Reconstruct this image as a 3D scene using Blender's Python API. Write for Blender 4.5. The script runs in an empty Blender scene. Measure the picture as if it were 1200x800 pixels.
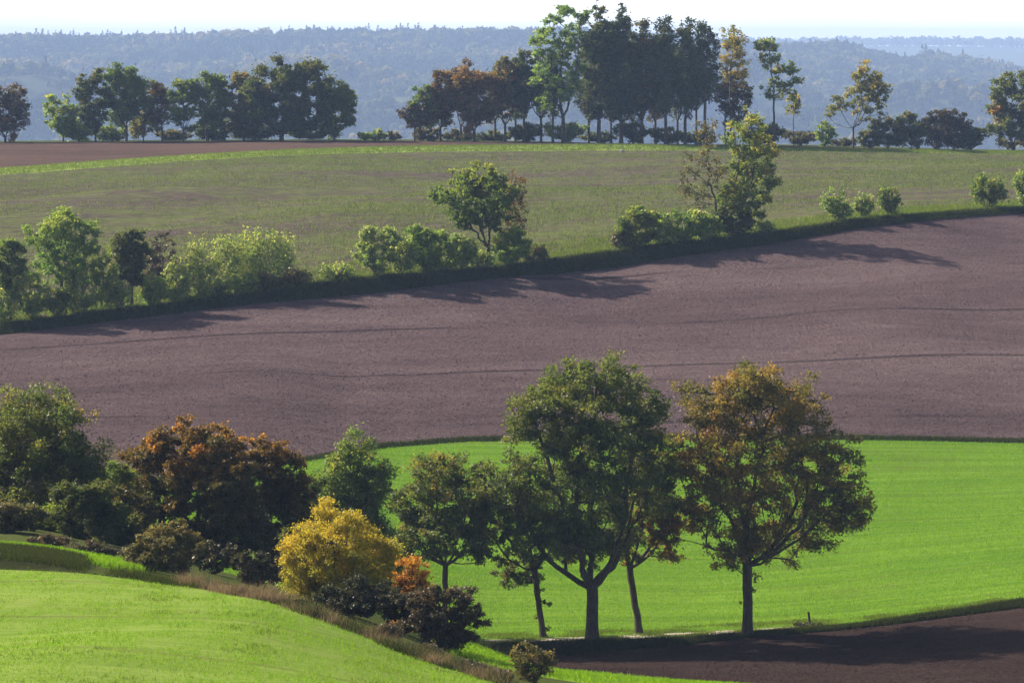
import bpy, math
import numpy as np

rng0 = np.random.default_rng(11)
F, CX, HY = 4497.0, 600.0, 50.0          # lens in 1200-wide pixels, optical axis column, horizon row
scene = bpy.context.scene
COL = scene.collection
R = math.radians

# ------------------------------------------------------------------ terrain
# every curve: (photo column, photo row, distance in metres), near to far
CURVES = [
 [(0, None, 4.0, -2.0)],
 [(0, 905, 95), (600, 930, 95), (1200, 960, 95)],
 [(-300, 655, 166), (0, 667, 160), (100, 672, 158), (200, 685, 155), (280, 697, 152), (330, 710, 150), (400, 735, 147), (500, 775, 143), (570, 797, 140), (700, 850, 135), (900, 930, 130), (1200, 985, 126)],
 [(-300, 640, 166.6), (0, 655, 160.7), (60, 661, 159.7), (100, 669.5, 158.7), (140, 675.5, 157.7), (200, 684.5, 156), (280, 697, 153), (330, 710.3, 151), (400, 735.3, 148), (500, 775.3, 144), (570, 797.3, 141), (700, 850.3, 136), (900, 930.3, 131), (1200, 985.3, 127)],
 [(-300, 640, 185), (0, 640, 184), (100, 652, 180), (200, 672, 176), (300, 694, 172), (395, 718, 168), (525, 764, 162), (570, 778, 160), (650, 795, 158), (800, 815, 155), (1200, 850, 150)],
 [(-300, 600, 203), (0, 612, 202), (200, 655, 200), (395, 705, 205), (525, 745, 210), (640, 782, 212), (720, 789, 213), (830, 799, 214), (920, 805, 214), (1200, 815, 213)],
 [(-300, 640, 235.5), (0, 655, 235.5), (200, 690, 235.5), (395, 730, 235.5), (575, 768, 235.5), (650, 768, 235.5), (700, 764, 236.5), (800, 755, 237.5), (860, 748, 238.5), (940, 741, 239.5), (1000, 736, 240.5), (1060, 729, 241.5), (1130, 720, 242.5), (1200, 711, 243.5), (1500, 680, 247.5)],
 [(-300, 632, 236.5), (0, 648, 236.5), (200, 680, 236.5), (395, 720, 236.5), (575, 756, 236.5), (650, 753, 236.5), (700, 751, 237), (800, 748, 238), (860, 744, 239), (940, 738, 239.5), (1000, 733, 240.5), (1060, 724, 242), (1130, 714, 243), (1200, 703, 244.5), (1500, 672, 248.5)],
 [(-300, 626.8, 240.8), (0, 641.8, 240.8), (200, 673.8, 240.8), (395, 713.8, 240.8), (575, 748.8, 240.8), (650, 746.8, 240.8), (700, 744.8, 241.3), (800, 740.8, 242.8), (860, 737.3, 243.3), (940, 732.8, 243.3), (1000, 731, 242.5), (1060, 723.2, 242.6), (1130, 713.3, 243.5), (1200, 702.4, 245), (1500, 671, 249)],
 [(-300, 600, 280), (0, 585, 287), (150, 570, 294), (300, 549, 303), (400, 533, 312), (455, 524, 319.6), (560, 517, 321.6), (990, 515, 323.6), (1200, 519, 323.6), (1500, 525, 323.6)],
 [(-300, 595.5, 281), (0, 580.5, 288), (150, 565.5, 295), (300, 544.5, 304), (400, 528.5, 313.5), (455, 519, 320.5), (560, 512, 322.5), (990, 510.5, 324.5), (1200, 514.5, 324.5), (1500, 521, 324)],
 [(-300, 425, 373.6), (0, 392, 379.6), (150, 374, 383.6), (300, 356, 387.6), (430, 344, 391.6), (570, 327, 399.6), (700, 316, 405.6), (800, 300, 409.6), (900, 286, 413.6), (1000, 269, 419.6), (1100, 257, 425.6), (1200, 250, 431.6), (1500, 235, 441.6)],
 [(-300, 410, 375), (0, 380, 381), (150, 362, 385), (300, 344, 389), (430, 325, 393), (570, 314, 401), (700, 296, 407), (800, 284, 411), (900, 272, 415), (1000, 258, 421), (1100, 249, 427), (1200, 243, 433), (1500, 229, 443)],
 [(-300, 220, 545), (0, 205, 560), (200, 190, 580), (300, 184, 590), (400, 180, 600), (600, 177, 610), (900, 177, 622), (1200, 180, 632)],
 [(-300, 210, 558), (0, 197, 573), (100, 190, 585), (200, 183, 595), (300, 177.5, 602), (400, 173.5, 610), (520, 170.8, 616), (700, 169.6, 624), (900, 173, 630), (1200, 177.6, 637)],
 [(-300, 168, 640), (0, 167, 640), (420, 165, 640), (640, 167, 640), (900, 171, 641), (1200, 176.5, 645)],
 [(0, None, 780, -24.0)],
 [(0, None, 1900, -112.0)],
 [(0, None, 4350, -150.0)],
 [(0, 112, 5700), (300, 104, 5700), (640, 100, 5700), (900, 105, 5700), (1000, 112, 5700), (1200, 125, 5700)],
 [(-300, 64, 6900), (0, 53, 6900), (150, 54, 6900), (250, 50, 6900), (420, 47, 6900), (640, 46, 6900), (760, 52, 6900), (874, 61, 6900), (923, 64, 6900), (985, 62, 6900), (1025, 73, 6900), (1067, 78, 6900), (1086, 72, 6900), (1112, 76, 6900), (1144, 81, 6900), (1200, 90, 6900), (1400, 102, 6900)],
 [(0, None, 8400, -110.)],
 [(0, 60, 12900), (900, 56, 12900), (1050, 54, 12900), (1200, 55.5, 12900), (1500, 62, 12900)],
 [(0, None, 15750, -165.0)],
]
K = len(CURVES)
_pp = []
for c in CURVES:
    u = np.array([(p[0] - CX) / F for p in c]); D = np.array([float(p[2]) for p in c])
    z = np.array([p[3] if p[1] is None else (HY - p[1]) / F * p[2] for p in c])
    _pp.append((u, D, z))

def hermite(xq, xs, ys):
    if len(xs) == 1:
        return np.full_like(xq, ys[0])
    h = np.diff(xs); d = np.diff(ys) / h
    m = np.zeros_like(ys)
    for i in range(1, len(xs) - 1):
        m[i] = 0 if d[i-1] * d[i] <= 0 else 2 * d[i-1] * d[i] / (d[i-1] + d[i])
    m[0], m[-1] = 0, 0
    q = np.clip(xq, xs[0], xs[-1])
    i = np.clip(np.searchsorted(xs, q) - 1, 0, len(xs) - 2)
    t = (q - xs[i]) / h[i]
    return ((2*t**3 - 3*t**2 + 1) * ys[i] + (t**3 - 2*t**2 + t) * h[i] * m[i]
            + (-2*t**3 + 3*t**2) * ys[i+1] + (t**3 - t**2) * h[i] * m[i+1])

def stations(u):
    u = np.atleast_1d(np.asarray(u, float))
    D = np.stack([hermite(u, a, b) for a, b, c in _pp]); Z = np.stack([hermite(u, a, c) for a, b, c in _pp])
    for k in range(1, len(D)):
        n = np.maximum(D[k], D[k-1] + .7); Z[k] *= n / D[k]; D[k] = n
    return D, Z

def waves(x, y, wl, seed, n=7):
    r = np.random.default_rng(seed); s = np.zeros_like(x)
    for k in range(n):
        a = r.uniform(0, 2*np.pi); f = 2*np.pi / (wl * r.uniform(.6, 1.7))
        s += np.sin(f * (x*np.cos(a) + y*np.sin(a)) + r.uniform(0, 6.28))
    return s / n**.5 / .7

UND = {2: (.10, 14, 1), 9: (.12, 30, 2), 11: (.14, 30, 3), 13: (.25, 34, 4), 18: (12., 700, 5), 19: (42., 520, 6)}

def ground(x, y):
    x = np.atleast_1d(np.asarray(x, float)); y = np.atleast_1d(np.asarray(y, float))
    D, Z = stations(x / y)
    h = np.diff(D, axis=0); d = np.diff(Z, axis=0) / h
    m = np.zeros_like(Z)
    a, b = d[:-1], d[1:]
    m[1:-1] = np.where(a * b > 0, 2*a*b / np.where(np.abs(a+b) < 1e-9, 1, a+b), 0)
    m[0], m[-1] = d[0], d[-1]; m[2] = d[1]*.8; m[1] = (d[0]+d[1])*.5
    q = np.clip(y, D[0], D[-1])
    i = np.clip((q[None, :] >= D).sum(0) - 1, 0, K - 2)
    j = np.arange(len(q)); hh = h[i, j]; t = (q - D[i, j]) / hh
    z = ((2*t**3 - 3*t**2 + 1) * Z[i, j] + (t**3 - 2*t**2 + t) * hh * m[i, j]
         + (-2*t**3 + 3*t**2) * Z[i+1, j] + (t**3 - t**2) * hh * m[i+1, j])
    for band, (amp, wl, sd) in UND.items():
        k = (i + 1) == band
        if k.any():
            w = 4*t[k]*(1-t[k]); z[k] += amp * w * waves(x[k], y[k], wl, sd)
    return z

def curve_D(k, px):
    return float(stations((px - CX) / F)[0][k, 0])

# ------------------------------------------------------------------ materials
def new_mat(name):
    m = bpy.data.materials.new(name); m.use_nodes = True
    nt = m.node_tree; nt.nodes.clear()
    return m, nt, nt.nodes, nt.links

def ramp(N, cols, pos=None):
    n = N.new('ShaderNodeValToRGB'); e = n.color_ramp.elements
    pos = pos or [i / (len(cols) - 1) for i in range(len(cols))]
    while len(e) < len(cols): e.new(.5)
    for k, (c, p) in enumerate(zip(cols, pos)):
        e[k].position = p; e[k].color = (*c, 1)
    return n

def noise(N, L, vec, scale, detail=4, rough=.55, dist=0.):
    n = N.new('ShaderNodeTexNoise'); n.inputs['Scale'].default_value = scale
    n.inputs['Detail'].default_value = detail; n.inputs['Roughness'].default_value = rough; n.inputs['Distortion'].default_value = dist
    L.new(vec, n.inputs['Vector']); return n.outputs['Fac']

def mapped(N, L, sc, rot=0.):
    t = N.new('ShaderNodeTexCoord'); m = N.new('ShaderNodeMapping'); m.inputs['Scale'].default_value = sc
    m.inputs['Rotation'].default_value = (0, 0, rot)
    L.new(t.outputs['Object'], m.inputs['Vector']); return m.outputs['Vector']

def mixc(N, L, fac, a, b, mode='MIX'):
    n = N.new('ShaderNodeMix'); n.data_type = 'RGBA'; n.blend_type = mode
    for v, s in ((fac, n.inputs[0]), (a, n.inputs[6]), (b, n.inputs[7])):
        if hasattr(v, 'links'): L.new(v, s)
        elif isinstance(v, tuple): s.default_value = (*v, 1)
        else: s.default_value = v
    return n.outputs[2]

def maths(N, L, op, a, b=0., c=0.):
    n = N.new('ShaderNodeMath'); n.operation = op
    for v, s in zip((a, b, c), n.inputs):
        if hasattr(v, 'links'): L.new(v, s)
        else: s.default_value = v
    return n.outputs[0]

def maprange(N, L, v, a, b, lo=0., hi=1.):
    n = N.new('ShaderNodeMapRange'); L.new(v, n.inputs[0])
    for k, q in enumerate((a, b, lo, hi)): n.inputs[k+1].default_value = q
    return n.outputs[0]

def finish(N, L, col, height, bump, dist, rough=.9, spec=.2, transl=0., tcol=None):
    p = N.new('ShaderNodeBsdfPrincipled'); o = N.new('ShaderNodeOutputMaterial')
    L.new(col, p.inputs['Base Color']) if hasattr(col, 'links') else setattr(p.inputs['Base Color'], 'default_value', (*col, 1))
    p.inputs['Roughness'].default_value = rough; p.inputs['Specular IOR Level'].default_value = spec
    if height is not None:
        b = N.new('ShaderNodeBump'); b.inputs['Strength'].default_value = bump; b.inputs['Distance'].default_value = dist
        L.new(height, b.inputs['Height']); L.new(b.outputs[0], p.inputs['Normal'])
    L.new(p.outputs[0], o.inputs['Surface'])
    return p

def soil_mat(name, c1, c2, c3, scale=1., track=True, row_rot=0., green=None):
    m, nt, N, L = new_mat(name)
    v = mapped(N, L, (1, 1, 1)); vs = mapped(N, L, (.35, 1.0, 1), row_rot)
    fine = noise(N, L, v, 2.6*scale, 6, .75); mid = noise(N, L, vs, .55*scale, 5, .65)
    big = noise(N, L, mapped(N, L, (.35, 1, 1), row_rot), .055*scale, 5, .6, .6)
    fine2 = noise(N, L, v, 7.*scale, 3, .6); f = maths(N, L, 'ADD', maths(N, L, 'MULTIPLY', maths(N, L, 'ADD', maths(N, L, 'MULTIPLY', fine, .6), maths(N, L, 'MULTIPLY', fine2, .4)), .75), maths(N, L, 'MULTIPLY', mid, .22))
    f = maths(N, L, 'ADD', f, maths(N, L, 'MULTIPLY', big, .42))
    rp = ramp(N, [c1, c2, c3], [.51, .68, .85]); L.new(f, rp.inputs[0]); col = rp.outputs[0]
    # drill rows following the contour, bent by noise
    w = N.new('ShaderNodeTexWave'); w.wave_type = 'BANDS'; w.bands_direction = 'Y'
    w.inputs['Scale'].default_value = .42; w.inputs['Distortion'].default_value = 5.; w.inputs['Detail'].default_value = 3.; w.inputs['Detail Scale'].default_value = .25
    L.new(mapped(N, L, (.5, 1, 1), row_rot), w.inputs['Vector'])
    h = maths(N, L, 'ADD', maths(N, L, 'MULTIPLY', fine, 1.), maths(N, L, 'MULTIPLY', w.outputs['Fac'], .10))
    if track:   # pairs of wheel tracks pressed into the soil, 24 m apart
        w2 = N.new('ShaderNodeTexWave'); w2.wave_type = 'BANDS'; w2.bands_direction = 'Y'
        w2.inputs['Scale'].default_value = .0131; w2.inputs['Distortion'].default_value = 1.6; w2.inputs['Detail'].default_value = 1.; w2.inputs['Detail Scale'].default_value = .35
        L.new(mapped(N, L, (.6, 1, 1), row_rot), w2.inputs['Vector'])
        tr = maths(N, L, 'MULTIPLY', maprange(N, L, w2.outputs['Fac'], .9945, .9985), maprange(N, L, noise(N, L, v, .03, 2), .40, .55))
        col = mixc(N, L, maths(N, L, 'MULTIPLY', tr, .55), col, tuple(q*.55 for q in c1))
        h = maths(N, L, 'SUBTRACT', h, maths(N, L, 'MULTIPLY', tr, .8))
    finish(N, L, col, h, 1., .45, 1., 0.)
    return m

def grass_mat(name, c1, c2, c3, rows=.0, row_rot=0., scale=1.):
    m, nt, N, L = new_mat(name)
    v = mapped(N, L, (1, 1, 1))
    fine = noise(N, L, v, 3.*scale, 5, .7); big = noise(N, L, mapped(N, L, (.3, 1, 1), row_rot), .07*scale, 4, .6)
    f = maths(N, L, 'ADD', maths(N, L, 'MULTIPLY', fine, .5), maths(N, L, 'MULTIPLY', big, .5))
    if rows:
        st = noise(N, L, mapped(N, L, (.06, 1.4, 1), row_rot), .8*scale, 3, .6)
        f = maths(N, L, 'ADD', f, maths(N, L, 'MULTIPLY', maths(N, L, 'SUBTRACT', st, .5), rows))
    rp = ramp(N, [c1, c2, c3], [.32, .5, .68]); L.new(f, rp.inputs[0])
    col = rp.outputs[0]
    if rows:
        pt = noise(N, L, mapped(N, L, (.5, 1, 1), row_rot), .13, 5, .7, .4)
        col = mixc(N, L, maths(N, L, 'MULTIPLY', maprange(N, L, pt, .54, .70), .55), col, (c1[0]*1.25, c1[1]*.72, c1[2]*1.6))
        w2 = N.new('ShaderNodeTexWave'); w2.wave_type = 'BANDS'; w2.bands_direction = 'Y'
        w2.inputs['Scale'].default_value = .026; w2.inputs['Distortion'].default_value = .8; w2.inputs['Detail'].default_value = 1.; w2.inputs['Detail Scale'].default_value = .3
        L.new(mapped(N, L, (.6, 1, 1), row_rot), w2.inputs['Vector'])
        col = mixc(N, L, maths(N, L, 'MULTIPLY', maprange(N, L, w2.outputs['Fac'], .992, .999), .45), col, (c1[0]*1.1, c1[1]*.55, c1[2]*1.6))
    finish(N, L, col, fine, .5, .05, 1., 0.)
    return m

def leaf_mat(name, cols, transl=.45, warm=1.25, rough=.5, spec=.25):
    """cols: leaf hues from the freshest to the most turned, the last also standing for sunlit tops; the 'turn' attribute picks one for each leaf"""
    m, nt, N, L = new_mat(name)
    a = N.new('ShaderNodeAttribute'); a.attribute_name = 'turn'
    rp = ramp(N, cols); L.new(a.outputs['Fac'], rp.inputs[0])
    p = N.new('ShaderNodeBsdfPrincipled'); p.inputs['Roughness'].default_value = rough; p.inputs['Specular IOR Level'].default_value = spec
    L.new(rp.outputs[0], p.inputs['Base Color'])
    t = N.new('ShaderNodeBsdfTranslucent')
    L.new(mixc(N, L, 1., rp.outputs[0], (warm, warm*.98, warm*.55), 'MULTIPLY'), t.inputs['Color'])
    mx = N.new('ShaderNodeMixShader'); mx.inputs[0].default_value = transl
    L.new(p.outputs[0], mx.inputs[1]); L.new(t.outputs[0], mx.inputs[2])
    o = N.new('ShaderNodeOutputMaterial'); L.new(mx.outputs[0], o.inputs['Surface'])
    return m

def bark_mat(name, c1, c2):
    m, nt, N, L = new_mat(name)
    f = noise(N, L, mapped(N, L, (1, 1, .25)), 9, 5, .7); rp = ramp(N, [c1, c2], [.35, .7]); L.new(f, rp.inputs[0])
    finish(N, L, rp.outputs[0], f, .8, .06, .9, .15)
    return m

BARK = bark_mat('bark', (.035, .028, .022), (.10, .08, .06))
TWIG = bark_mat('twig_bark', (.04, .03, .026), (.10, .075, .06))
LEAF = {
 'oak':    leaf_mat('oak_leaves', [(0.0631, 0.0926, 0.0224), (0.1009, 0.1276, 0.0294), (0.179, 0.1643, 0.038), (0.2946, 0.1738, 0.043)], 0.57),
 'oakbrn': leaf_mat('turning_oak_leaves', [(0.0858, 0.0928, 0.0222), (0.143, 0.1178, 0.0267), (0.2478, 0.1519, 0.0356), (0.3812, 0.1784, 0.0446)], 0.57),
 'green':  leaf_mat('green_leaves', [(0.0839, 0.1348, 0.0275), (0.1301, 0.1829, 0.0344), (0.2307, 0.2503, 0.0481), (0.4194, 0.3274, 0.0602)], 0.58),
 'dark':   leaf_mat('dark_leaves', [(0.0443, 0.0674, 0.0198), (0.0704, 0.0922, 0.0238), (0.1107, 0.11, 0.0264), (0.2013, 0.1242, 0.0317)], 0.54),
 'pine':   leaf_mat('pine_needles', [(0.0396, 0.0629, 0.0225), (0.0595, 0.084, 0.0263), (0.0892, 0.098, 0.0275), (0.1785, 0.1225, 0.0375)], 0.38),
 'ygreen': leaf_mat('yellow_green_leaves', [(0.1193, 0.2043, 0.04), (0.194, 0.2724, 0.0501), (0.2983, 0.3405, 0.0667), (0.4475, 0.3745, 0.075)], 0.51),
 'sap':    leaf_mat('pale_sapling_leaves', [(0.1458, 0.2179, 0.062), (0.2187, 0.285, 0.0774), (0.3062, 0.3353, 0.093), (0.3937, 0.3521, 0.1085)], 0.51),
 'yellow': leaf_mat('yellow_leaves', [(0.1564, 0.1904, 0.0325), (0.276, 0.2464, 0.0286), (0.3864, 0.3024, 0.0286), (0.46, 0.3136, 0.026)], 0.50),
 'gold':   leaf_mat('golden_leaves', [(0.12, 0.135, 0.03), (0.23, 0.215, 0.045), (0.33, 0.265, 0.06), (0.4, 0.28, 0.06)], 0.48),
 'orange': leaf_mat('orange_leaves', [(0.1, 0.065, 0.018), (0.24, 0.11, 0.02), (0.42, 0.19, 0.028), (0.5, 0.25, 0.03)], 0.45),
 'rust':   leaf_mat('rusty_leaves', [(0.066, 0.066, 0.019), (0.1, 0.072, 0.021), (0.17, 0.1, 0.028), (0.27, 0.15, 0.034)], 0.53),
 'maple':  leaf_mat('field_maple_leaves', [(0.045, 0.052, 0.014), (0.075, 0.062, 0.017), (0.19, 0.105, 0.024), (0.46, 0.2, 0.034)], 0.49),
 'olive':  leaf_mat('olive_leaves', [(0.0715, 0.0715, 0.0286), (0.1105, 0.104, 0.0364), (0.156, 0.13, 0.0455), (0.221, 0.156, 0.052)], 0.43),
 'bramble':leaf_mat('bramble_leaves', [(0.036, 0.042, 0.02), (0.058, 0.056, 0.026), (0.085, 0.066, 0.03), (0.11, 0.072, 0.03)], 0.30),
 'purple': leaf_mat('purple_brown_leaves', [(0.052, 0.047, 0.03), (0.078, 0.063, 0.038), (0.115, 0.082, 0.046), (0.155, 0.095, 0.043)], 0.33),
}
SOIL = soil_mat('ploughed_soil', (0.0409, 0.0289, 0.0304), (0.0839, 0.0589, 0.0626), (0.141, 0.1035, 0.1048), 1., True, R(-9))
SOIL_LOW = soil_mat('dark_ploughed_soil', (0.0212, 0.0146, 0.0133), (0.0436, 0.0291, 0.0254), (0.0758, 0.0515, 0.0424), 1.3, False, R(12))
SOIL_TOP = soil_mat('ridge_soil', (0.0413, 0.027, 0.024), (0.075, 0.0495, 0.042), (0.12, 0.0825, 0.0675), .8, False)
TURF = grass_mat('young_wheat', (0.0521, 0.1105, 0.0119), (0.0738, 0.141, 0.0149), (0.1, 0.1677, 0.0209), .95, R(-3))
TURF_NEAR = grass_mat('meadow_turf', (0.088, 0.1435, 0.0235), (0.119, 0.1759, 0.0319), (0.1552, 0.2083, 0.0468), .6, R(8), 1.3)
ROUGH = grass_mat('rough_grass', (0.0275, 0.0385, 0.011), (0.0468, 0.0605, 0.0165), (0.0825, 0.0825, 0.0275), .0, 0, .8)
STRIP = grass_mat('grass_strip', (0.1076, 0.1555, 0.0359), (0.1674, 0.2272, 0.0478), (0.2392, 0.287, 0.0718), .0)
BANKG = grass_mat('bank_shade_turf', (0.0147, 0.0189, 0.0076), (0.0231, 0.0273, 0.0101), (0.0357, 0.0357, 0.0147), .0)  # very dark turf colour, the shade on the banks put into it
HILLG = grass_mat('woodland_floor', (.03, .045, .02), (.05, .06, .025), (.08, .075, .03), .0, 0, .02)
def stubble_mat():
    m, nt, N, L = new_mat('thin_crop_soil')
    v = mapped(N, L, (.55, 1, 1), R(6)); fine = noise(N, L, v, .9, 6, .8); clump = noise(N, L, v, .28, 4, .7)
    big = noise(N, L, mapped(N, L, (.30, 1, 1), R(8)), .05, 4, .6, .8); rows = noise(N, L, mapped(N, L, (.05, 1, 1), R(9)), .42, 3, .6)
    so = ramp(N, [(0.0300, 0.0230, 0.0207), (0.0715, 0.0553, 0.0495), (0.1152, 0.0945, 0.0830)], [.32, .5, .72]); L.new(fine, so.inputs[0])
    gr = ramp(N, [(0.0415, 0.0507, 0.0207), (0.0852, 0.0968, 0.0346), (0.1498, 0.1555, 0.0576)], [.32, .52, .72]); L.new(fine, gr.inputs[0])
    f = maths(N, L, 'ADD', maths(N, L, 'ADD', maths(N, L, 'MULTIPLY', big, .55), maths(N, L, 'MULTIPLY', rows, .45)), maths(N, L, 'MULTIPLY', clump, .7))
    col = mixc(N, L, maprange(N, L, f, .74, .96), so.outputs[0], gr.outputs[0])
    finish(N, L, col, fine, 1., .4, 1., 0.); return m
STUB = stubble_mat()
def track_mat():
    m, nt, N, L = new_mat('track_gravel')
    f = noise(N, L, mapped(N, L, (1, 1, 1)), 3, 5, .7); g = noise(N, L, mapped(N, L, (.1, 1, 1), R(2)), .9, 2)
    rp = ramp(N, [(.20, .165, .135), (.36, .31, .26)], [.3, .7]); L.new(f, rp.inputs[0])
    col = mixc(N, L, maprange(N, L, g, .5, .62), rp.outputs[0], (.10, .14, .035))
    finish(N, L, col, f, .5, .05, .9, .2); return m
TRACK = track_mat()

# ------------------------------------------------------------------ mesh helpers
def mesh_obj(name, verts, faces, mat, parent=None, smooth=False, turn=None):
    """faces: int array (n,3) or (n,4)"""
    me = bpy.data.meshes.new(name)
    verts = np.asarray(verts, np.float32); faces = np.asarray(faces, np.int32); n, k = faces.shape
    me.vertices.add(len(verts)); me.vertices.foreach_set('co', verts.ravel())
    me.loops.add(n*k); me.loops.foreach_set('vertex_index', faces.ravel())
    me.polygons.add(n); me.polygons.foreach_set('loop_start', np.arange(0, n*k, k, dtype=np.int32))
    if smooth: me.polygons.foreach_set('use_smooth', np.ones(n, bool))
    me.update(calc_edges=True); me.validate()
    if turn is not None:
        a = me.attributes.new('turn', 'FLOAT', 'FACE'); a.data.foreach_set('value', np.asarray(turn, np.float32))
    me.materials.append(mat)
    o = bpy.data.objects.new(name, me); COL.objects.link(o)
    if parent is not None: o.parent = parent
    return o

def tag(o, label=None, cat=None, group=None, kind=None):
    for k, v in (('label', label), ('category', cat), ('group', group), ('kind', kind)):
        if v: o[k] = v
    return o

UCOL = np.concatenate([np.linspace(-.42, -.16, 14)[:-1], np.linspace(-.16, .16, 420), np.linspace(.16, .42, 14)[1:]])
STD, STZ = stations(UCOL)
def band(name, k0, nrow, mat, label, cat, k1=None, cols=slice(None)):
    """the ground between curve k0 and the next, as one sheet whose edges it shares with its neighbours"""
    k1 = k1 or k0 + 1
    rows = []
    for k in range(k0, k1):
        t = np.linspace(0, 1, nrow + 1)
        if k == 0: t = t**.6
        if k < k1 - 1: t = t[:-1]
        rows.append(STD[k][None, cols] + t[:, None] * (STD[k+1] - STD[k])[None, cols])
    y = np.concatenate(rows); x = y * UCOL[None, cols]
    z = ground(x.ravel(), np.clip(y.ravel(), 4.0001, 15749.)).reshape(y.shape)
    v = np.stack([x, y, z], -1).reshape(-1, 3)
    a, b = y.shape; i = (np.arange(a-1)[:, None]*b + np.arange(b-1)[None, :]).ravel()
    f = np.stack([i, i+1, i+b+1, i+b], 1)
    return tag(mesh_obj(name, v, f, mat, smooth=True), label, cat, None, 'structure')

band('near_meadow_field', 0, 50, TURF_NEAR, 'bright green young crop sloping down in the near left corner', 'field', 2)
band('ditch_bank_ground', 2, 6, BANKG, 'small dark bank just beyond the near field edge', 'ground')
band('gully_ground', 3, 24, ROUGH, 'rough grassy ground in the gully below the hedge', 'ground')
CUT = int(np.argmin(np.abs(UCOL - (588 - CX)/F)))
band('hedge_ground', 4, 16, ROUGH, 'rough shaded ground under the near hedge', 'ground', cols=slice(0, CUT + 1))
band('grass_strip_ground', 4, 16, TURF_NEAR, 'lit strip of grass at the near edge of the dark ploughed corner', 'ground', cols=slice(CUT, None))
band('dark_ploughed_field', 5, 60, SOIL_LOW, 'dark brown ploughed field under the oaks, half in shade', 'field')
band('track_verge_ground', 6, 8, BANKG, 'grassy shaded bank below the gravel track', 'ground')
band('farm_track_path', 7, 6, TRACK, 'pale gravel farm track passing the oak trunks', 'path')
band('green_wheat_field', 8, 60, TURF, 'vivid green field of young wheat behind the oaks', 'field')
band('field_margin_ground', 9, 4, BANKG, 'narrow grassy margin between green and purple brown fields', 'ground')
band('ploughed_field', 10, 110, SOIL, 'wide purple brown ploughed hillside in the middle', 'field')
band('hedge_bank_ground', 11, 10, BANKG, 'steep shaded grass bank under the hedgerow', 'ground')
band('thin_crop_field', 12, 120, STUB, 'patchy green and brown field of thin new crop below the ridge', 'field')
band('ridge_grass_strip_ground', 13, 10, STRIP, 'light green grass strip just below the ridge', 'ground')
band('ridge_ploughed_field', 14, 16, SOIL_TOP, 'reddish brown ploughed strip along the ridge top', 'field')
band('far_slope_ground', 15, 16, ROUGH, 'hidden slope falling away behind the ridge', 'ground', 18)
band('wooded_hills', 18, 40, HILLG, 'blue hazy wooded hills closing the view', 'hills', 21)
band('far_hills', 21, 20, HILLG, 'palest farthest hill ridge at the right skyline', 'hills', 23)

# ------------------------------------------------------------------ plants
def unit(v):
    return v / np.maximum(np.linalg.norm(v, axis=-1, keepdims=True), 1e-9)

def leaves_mesh(cent, rad, n, size, r, flat=.75, sub=7, sig=.30, up=.35, stretch=1.25):
    """n leaf faces gathered in sprays inside clumps; returns verts, faces, clump index of each leaf"""
    m = len(cent)
    w = rad**2; ci = r.choice(m, n, p=w / w.sum())
    d = unit(r.normal(size=(m, sub, 3))) * (r.random((m, sub, 1))**.45)
    d[..., 2] *= flat
    sp = cent[:, None, :] + d * rad[:, None, None] * .85
    p = sp[ci, r.integers(0, sub, n)] + r.normal(size=(n, 3)) * (rad[ci] * sig)[:, None] * np.array([1, 1, flat])
    st = r.random(n) < .10; p[st] += np.clip(r.normal(size=(int(st.sum()), 3)), -1.4, 1.4) * (rad[ci[st]] * .34)[:, None]
    nor = unit(r.normal(size=(n, 3)) + np.array([0, 0, up]))
    t = unit(np.cross(nor, r.normal(size=(n, 3)))); b = np.cross(nor, t)
    s = (size * r.uniform(.6, 1.4, n))[:, None]
    v = np.stack([p - t*s*.5*stretch, p + b*s*.36 + nor*s*.10, p + t*s*.5*stretch, p - b*s*.36 + nor*s*.10], 1).reshape(-1, 3)
    f = np.arange(4*n).reshape(n, 4)
    return v, f, ci, p

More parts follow.
